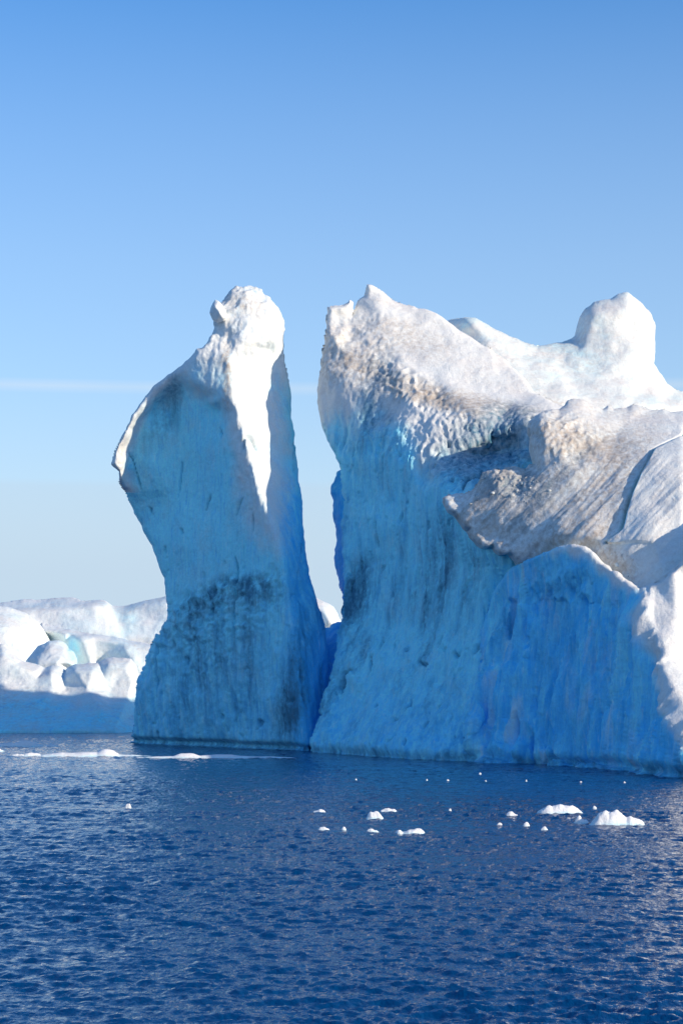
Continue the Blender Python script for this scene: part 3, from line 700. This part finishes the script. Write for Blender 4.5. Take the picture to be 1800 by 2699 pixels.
o = far_relief(0.865, [(-280,1740,312),(-150,1700,312),(-60,1720,311),(0,1700,310),(10,1699,310),(22,1712,309),(38,1730,308),(60,1745,308),(85,1750,308),(108,1760,307),(120,1765,307),(140,1757,307),(160,1760,307),
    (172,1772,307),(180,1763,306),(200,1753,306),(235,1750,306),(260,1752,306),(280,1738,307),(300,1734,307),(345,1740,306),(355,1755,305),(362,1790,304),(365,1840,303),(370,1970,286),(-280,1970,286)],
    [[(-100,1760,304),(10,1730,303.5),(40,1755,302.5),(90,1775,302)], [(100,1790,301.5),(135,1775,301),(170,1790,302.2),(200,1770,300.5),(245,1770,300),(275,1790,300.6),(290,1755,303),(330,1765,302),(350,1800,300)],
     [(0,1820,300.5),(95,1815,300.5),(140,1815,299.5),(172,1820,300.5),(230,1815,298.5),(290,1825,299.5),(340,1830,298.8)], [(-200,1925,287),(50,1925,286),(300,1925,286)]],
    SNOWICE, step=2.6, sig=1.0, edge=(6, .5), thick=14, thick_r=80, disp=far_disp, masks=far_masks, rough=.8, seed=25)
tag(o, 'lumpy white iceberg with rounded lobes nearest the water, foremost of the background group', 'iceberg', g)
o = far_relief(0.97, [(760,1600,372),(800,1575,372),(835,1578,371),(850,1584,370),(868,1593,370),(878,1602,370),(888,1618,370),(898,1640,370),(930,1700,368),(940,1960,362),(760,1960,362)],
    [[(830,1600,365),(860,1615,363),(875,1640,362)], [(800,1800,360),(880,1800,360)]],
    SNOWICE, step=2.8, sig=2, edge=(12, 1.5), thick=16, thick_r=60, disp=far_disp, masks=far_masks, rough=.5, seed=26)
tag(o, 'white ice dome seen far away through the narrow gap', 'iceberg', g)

# ------------------------------------------------------------------ rubble on the ledge of the broad iceberg
def rubble():
    r = np.random.default_rng(40); Vs = []; Fs = []; n0 = 0
    bm = bmesh.new(); bmesh.ops.create_icosphere(bm, subdivisions=1, radius=1)
    bv = np.array([v.co[:] for v in bm.verts]); bf = np.array([[v.index for v in f.verts] for f in bm.faces]); bm.free()
    from mathutils.bvhtree import BVHTree
    me = shoulder.data
    tree = BVHTree.FromPolygons([v.co[:] for v in me.vertices], [p.vertices[:] for p in me.polygons])
    ax = [(1285,1262),(1310,1255),(1345,1250),(1395,1252),(1350,1290),(1390,1290),(1375,1310),(1245,1305),(1420,1240),(1630,1490),(1615,1470)]
    eye = Vector((0, 0, CH)); k = 0
    while k < 150:
        a = ax[r.integers(len(ax))]; x = a[0]+r.normal()*26; y = a[1]+r.normal()*15
        hit = tree.ray_cast(eye, (Vector(at(np.array(x), np.array(y), 100.0))-eye).normalized())[0]
        if hit is None: continue
        k += 1
        s = 0.05+0.26*r.random()**5; hit = hit+Vector((0, .35*s, -.45*s))
        v = bv*(1+.35*r.normal(size=(len(bv), 1)).clip(-1, 1))*s*(0.7+.6*r.random(3))
        Vs.append(v+np.array(hit)); Fs.append(bf+n0); n0 += len(bv)
    o = mesh_obj('ice_rubble', np.concatenate(Vs), np.concatenate(Fs), ICE, berg, smooth=False)
    o.matrix_parent_inverse = Matrix.Translation((-8, -172, 0)); o['kind'] = 'stuff'
    set_masks(o, blue=.1, deep=0, dirt=np.repeat(.2+r.random(150)*.6, len(bv)), dark=np.repeat((r.random(150) > .7)*.4, len(bv)))
rubble()

# ------------------------------------------------------------------ floating pieces of ice
def floe(x0, x1, ytop, ybot, label, lumps, seed, name='ice_floe', cat='ice floe', group='floating pieces of ice', depth=.6, nx=None):
    """low piece of drift ice: lumps = (centre along 0..1, height 0..1, width)"""
    D = CH*F/(ybot-HZ); s = D/F; w = 1.30*(x1-x0)*s; h = (ybot-ytop)*s*0.80; depth = depth*.75
    nx = nx or int(np.clip(w/0.05, 18, 150)); ny = max(22, int(nx*min(depth, 1)*.8))
    u = np.linspace(-1, 1, nx); v = np.linspace(-1, 1, ny); U, Vv = np.meshgrid(u, v)
    r = np.random.default_rng(seed)
    P = np.stack([U*w/2, Vv*w/2*depth, np.zeros_like(U)+seed*3.1], -1).reshape(-1, 3)
    wob = fbm(P, 2.2/max(w*.5, .3), 3, seed).reshape(U.shape)
    Rr = np.sqrt(np.clip(U**2, 0, 9)+Vv**2)+wob*.35
    prof = np.zeros_like(U)
    for c, hh, ww in lumps:
        prof = np.maximum(prof, hh*np.exp(-np.abs((U-(2*c-1))/(1.5*ww))**2.6)*np.exp(-np.abs(Vv/.8)**3))
    rough_ = fbm(P, 1.5/max(w*.35, .25), 5, seed+5, gain=.6).reshape(U.shape)
    edge = np.clip(1-np.clip(Rr, 0, 1)**2.4, 0, 1)**.7
    Z = (h*prof*(1+.55*rough_)+h*.22*rough_+.05*h)*edge-(1-edge)*(.30+.4*h)
    X = U*w/2+.05*w*rough_*0.4; Y = Vv*w/2*depth
    c0 = at(np.array((x0+x1)/2.), np.array(float(ybot)), D); c0[2] = 0; c0[1] += w*depth*.35
    V = np.stack([X, Y, Z], -1).reshape(-1, 3); I = np.arange(nx*ny).reshape(ny, nx)
    Fc = np.stack([I[:-1, :-1], I[:-1, 1:], I[1:, 1:], I[1:, :-1]], -1).reshape(-1, 4)
    # keel
    Vb = V.copy(); Vb[:, 2] = -.32-.5*h-.4*h*(edge.ravel())
    B = Fc[:, ::-1]+len(V)
    ring = np.concatenate([I[0, :], I[1:, -1], I[-1, -2::-1], I[-2:0:-1, 0]])
    nxt = np.roll(ring, -1)
    S = np.stack([ring, ring+len(V), nxt+len(V), nxt], 1)
    o = mesh_obj(name, np.concatenate([V, Vb]), np.concatenate([Fc, B, S]), FLOE)
    o.location = c0
    bl = np.clip(.30-.9*Z.ravel()/max(h, .05), 0, .3)
    set_masks(o, blue=np.concatenate([bl, bl*0+.7]), deep=0, dirt=0, dark=0)
    tag(o, label, cat, group)
    return o
floe(1420,1548,2118,2146,'wide low white floe, second largest, just behind the largest lumpy one',[(.3,1,.55),(.75,.75,.4),(.1,.7,.3)],1,depth=.55)
floe(1552,1702,2132,2176,'largest lumpy white ice floe, at the right of the floating pieces',[(.42,1,.36),(.76,.72,.26),(.1,.5,.22)],2,depth=.5)
floe(1514,1556,2144,2172,'small knobbly white floe touching the left end of the largest lumpy floe',[(.25,1,.35),(.7,.5,.4)],3)
floe(963,1015,2136,2159,'compact domed white floe beneath the thin flat one, near the middle',[(.4,1,.6),(.75,.6,.3)],4)
floe(1001,1055,2129,2141,'thin flat white floe just above the compact domed one',[(.3,1,.4),(.7,.6,.5)],5,depth=.5)
floe(1043,1128,2177,2199,'low white floe with two humps, foremost of the middle pieces',[(.14,1,.16),(.65,.75,.45)],6,depth=.5)
floe(965,1000,2182,2193,'small flat floe left of the two-humped one',[(.2,1,.5),(.8,.7,.3)],7)
floe(1331,1373,2138,2154,'medium white floe with a step, left of the wide low floe',[(.3,1,.5),(.8,.5,.4)],8)
floe(1376,1398,2167,2179,'small white lump below the medium stepped floe',[(.5,1,.6)],9)
floe(1308,1327,2168,2178,'tiny white piece left of the small lump below the stepped floe',[(.4,1,.6)],10)
floe(1424,1446,2178,2189,'tiny flat piece below the wide low floe',[(.5,1,.7)],11)
floe(834,869,2179,2189,'small thin floe at lower left of the middle pieces',[(.5,1,.8)],12)
floe(896,914,2180,2188,'tiny piece between two small thin floes',[(.5,1,.7)],13)
floe(820,860,2130,2143,'small pointed floe below the gap, leftmost of its row',[(.7,1,.4),(.3,.5,.4)],14)
floe(1180,1192,2131,2140,'tiny lone chip midway between the middle and right floes',[(.5,1,.6)],15)
floe(1560,1574,2122,2133,'tiny chip right behind the largest lumpy floe',[(.5,1,.6)],16)
floe(326,348,2118,2132,'small lone floe far to the left below the leaning ice pillar',[(.5,1,.6)],17)
specks = [(1125,2057),(1180,2058),(1265,2040),(1280,2060),(1387,2059),(1531,2063),(1646,2064),(938,2056)]
for k, (x, y) in enumerate(specks):
    w = 6+4*((k*7) % 4)/3
    floe(x-w/2, x+w/2, y-3.5, y+1, 'tiny speck of white drift ice on the dark water', [(.5,1,.7)], 60+k, name='ice_speck', group='tiny specks of drift ice', nx=18)
# low line of drift ice at the foot of the pillar
floe(60,410,1971,1995,'long low white ridge of drift ice before the leaning ice pillar',[(.5,.34,1.2),(.12,.45,.2),(.35,.5,.3),(.60,1,.09),(.8,.45,.2),(.5,.6,.2),(.92,.3,.2)],30,depth=.18)
floe(330,830,1982,1999,'long thin sliver of drift ice stretching past the foot of the pillar',[(.5,.34,1.2),(.1,.5,.2),(.36,1,.07),(.5,.55,.15),(.25,.4,.2),(.75,.3,.2)],31,depth=.10)
floe(-70,150,1950,1969,'low strip of drift ice at the left edge, behind the long ridge',[(.3,.7,.4),(.6,1,.2),(.85,.8,.1)],32,depth=.16)
floe(-60,18,1966,1982,'short piece of drift ice cut off by the left edge of the photo',[(.5,1,.5)],33,depth=.4)
floe(20,110,1982,1994,'thin patch of drift ice left of the long ridge',[(.3,.7,.3),(.7,1,.3)],34,depth=.25)
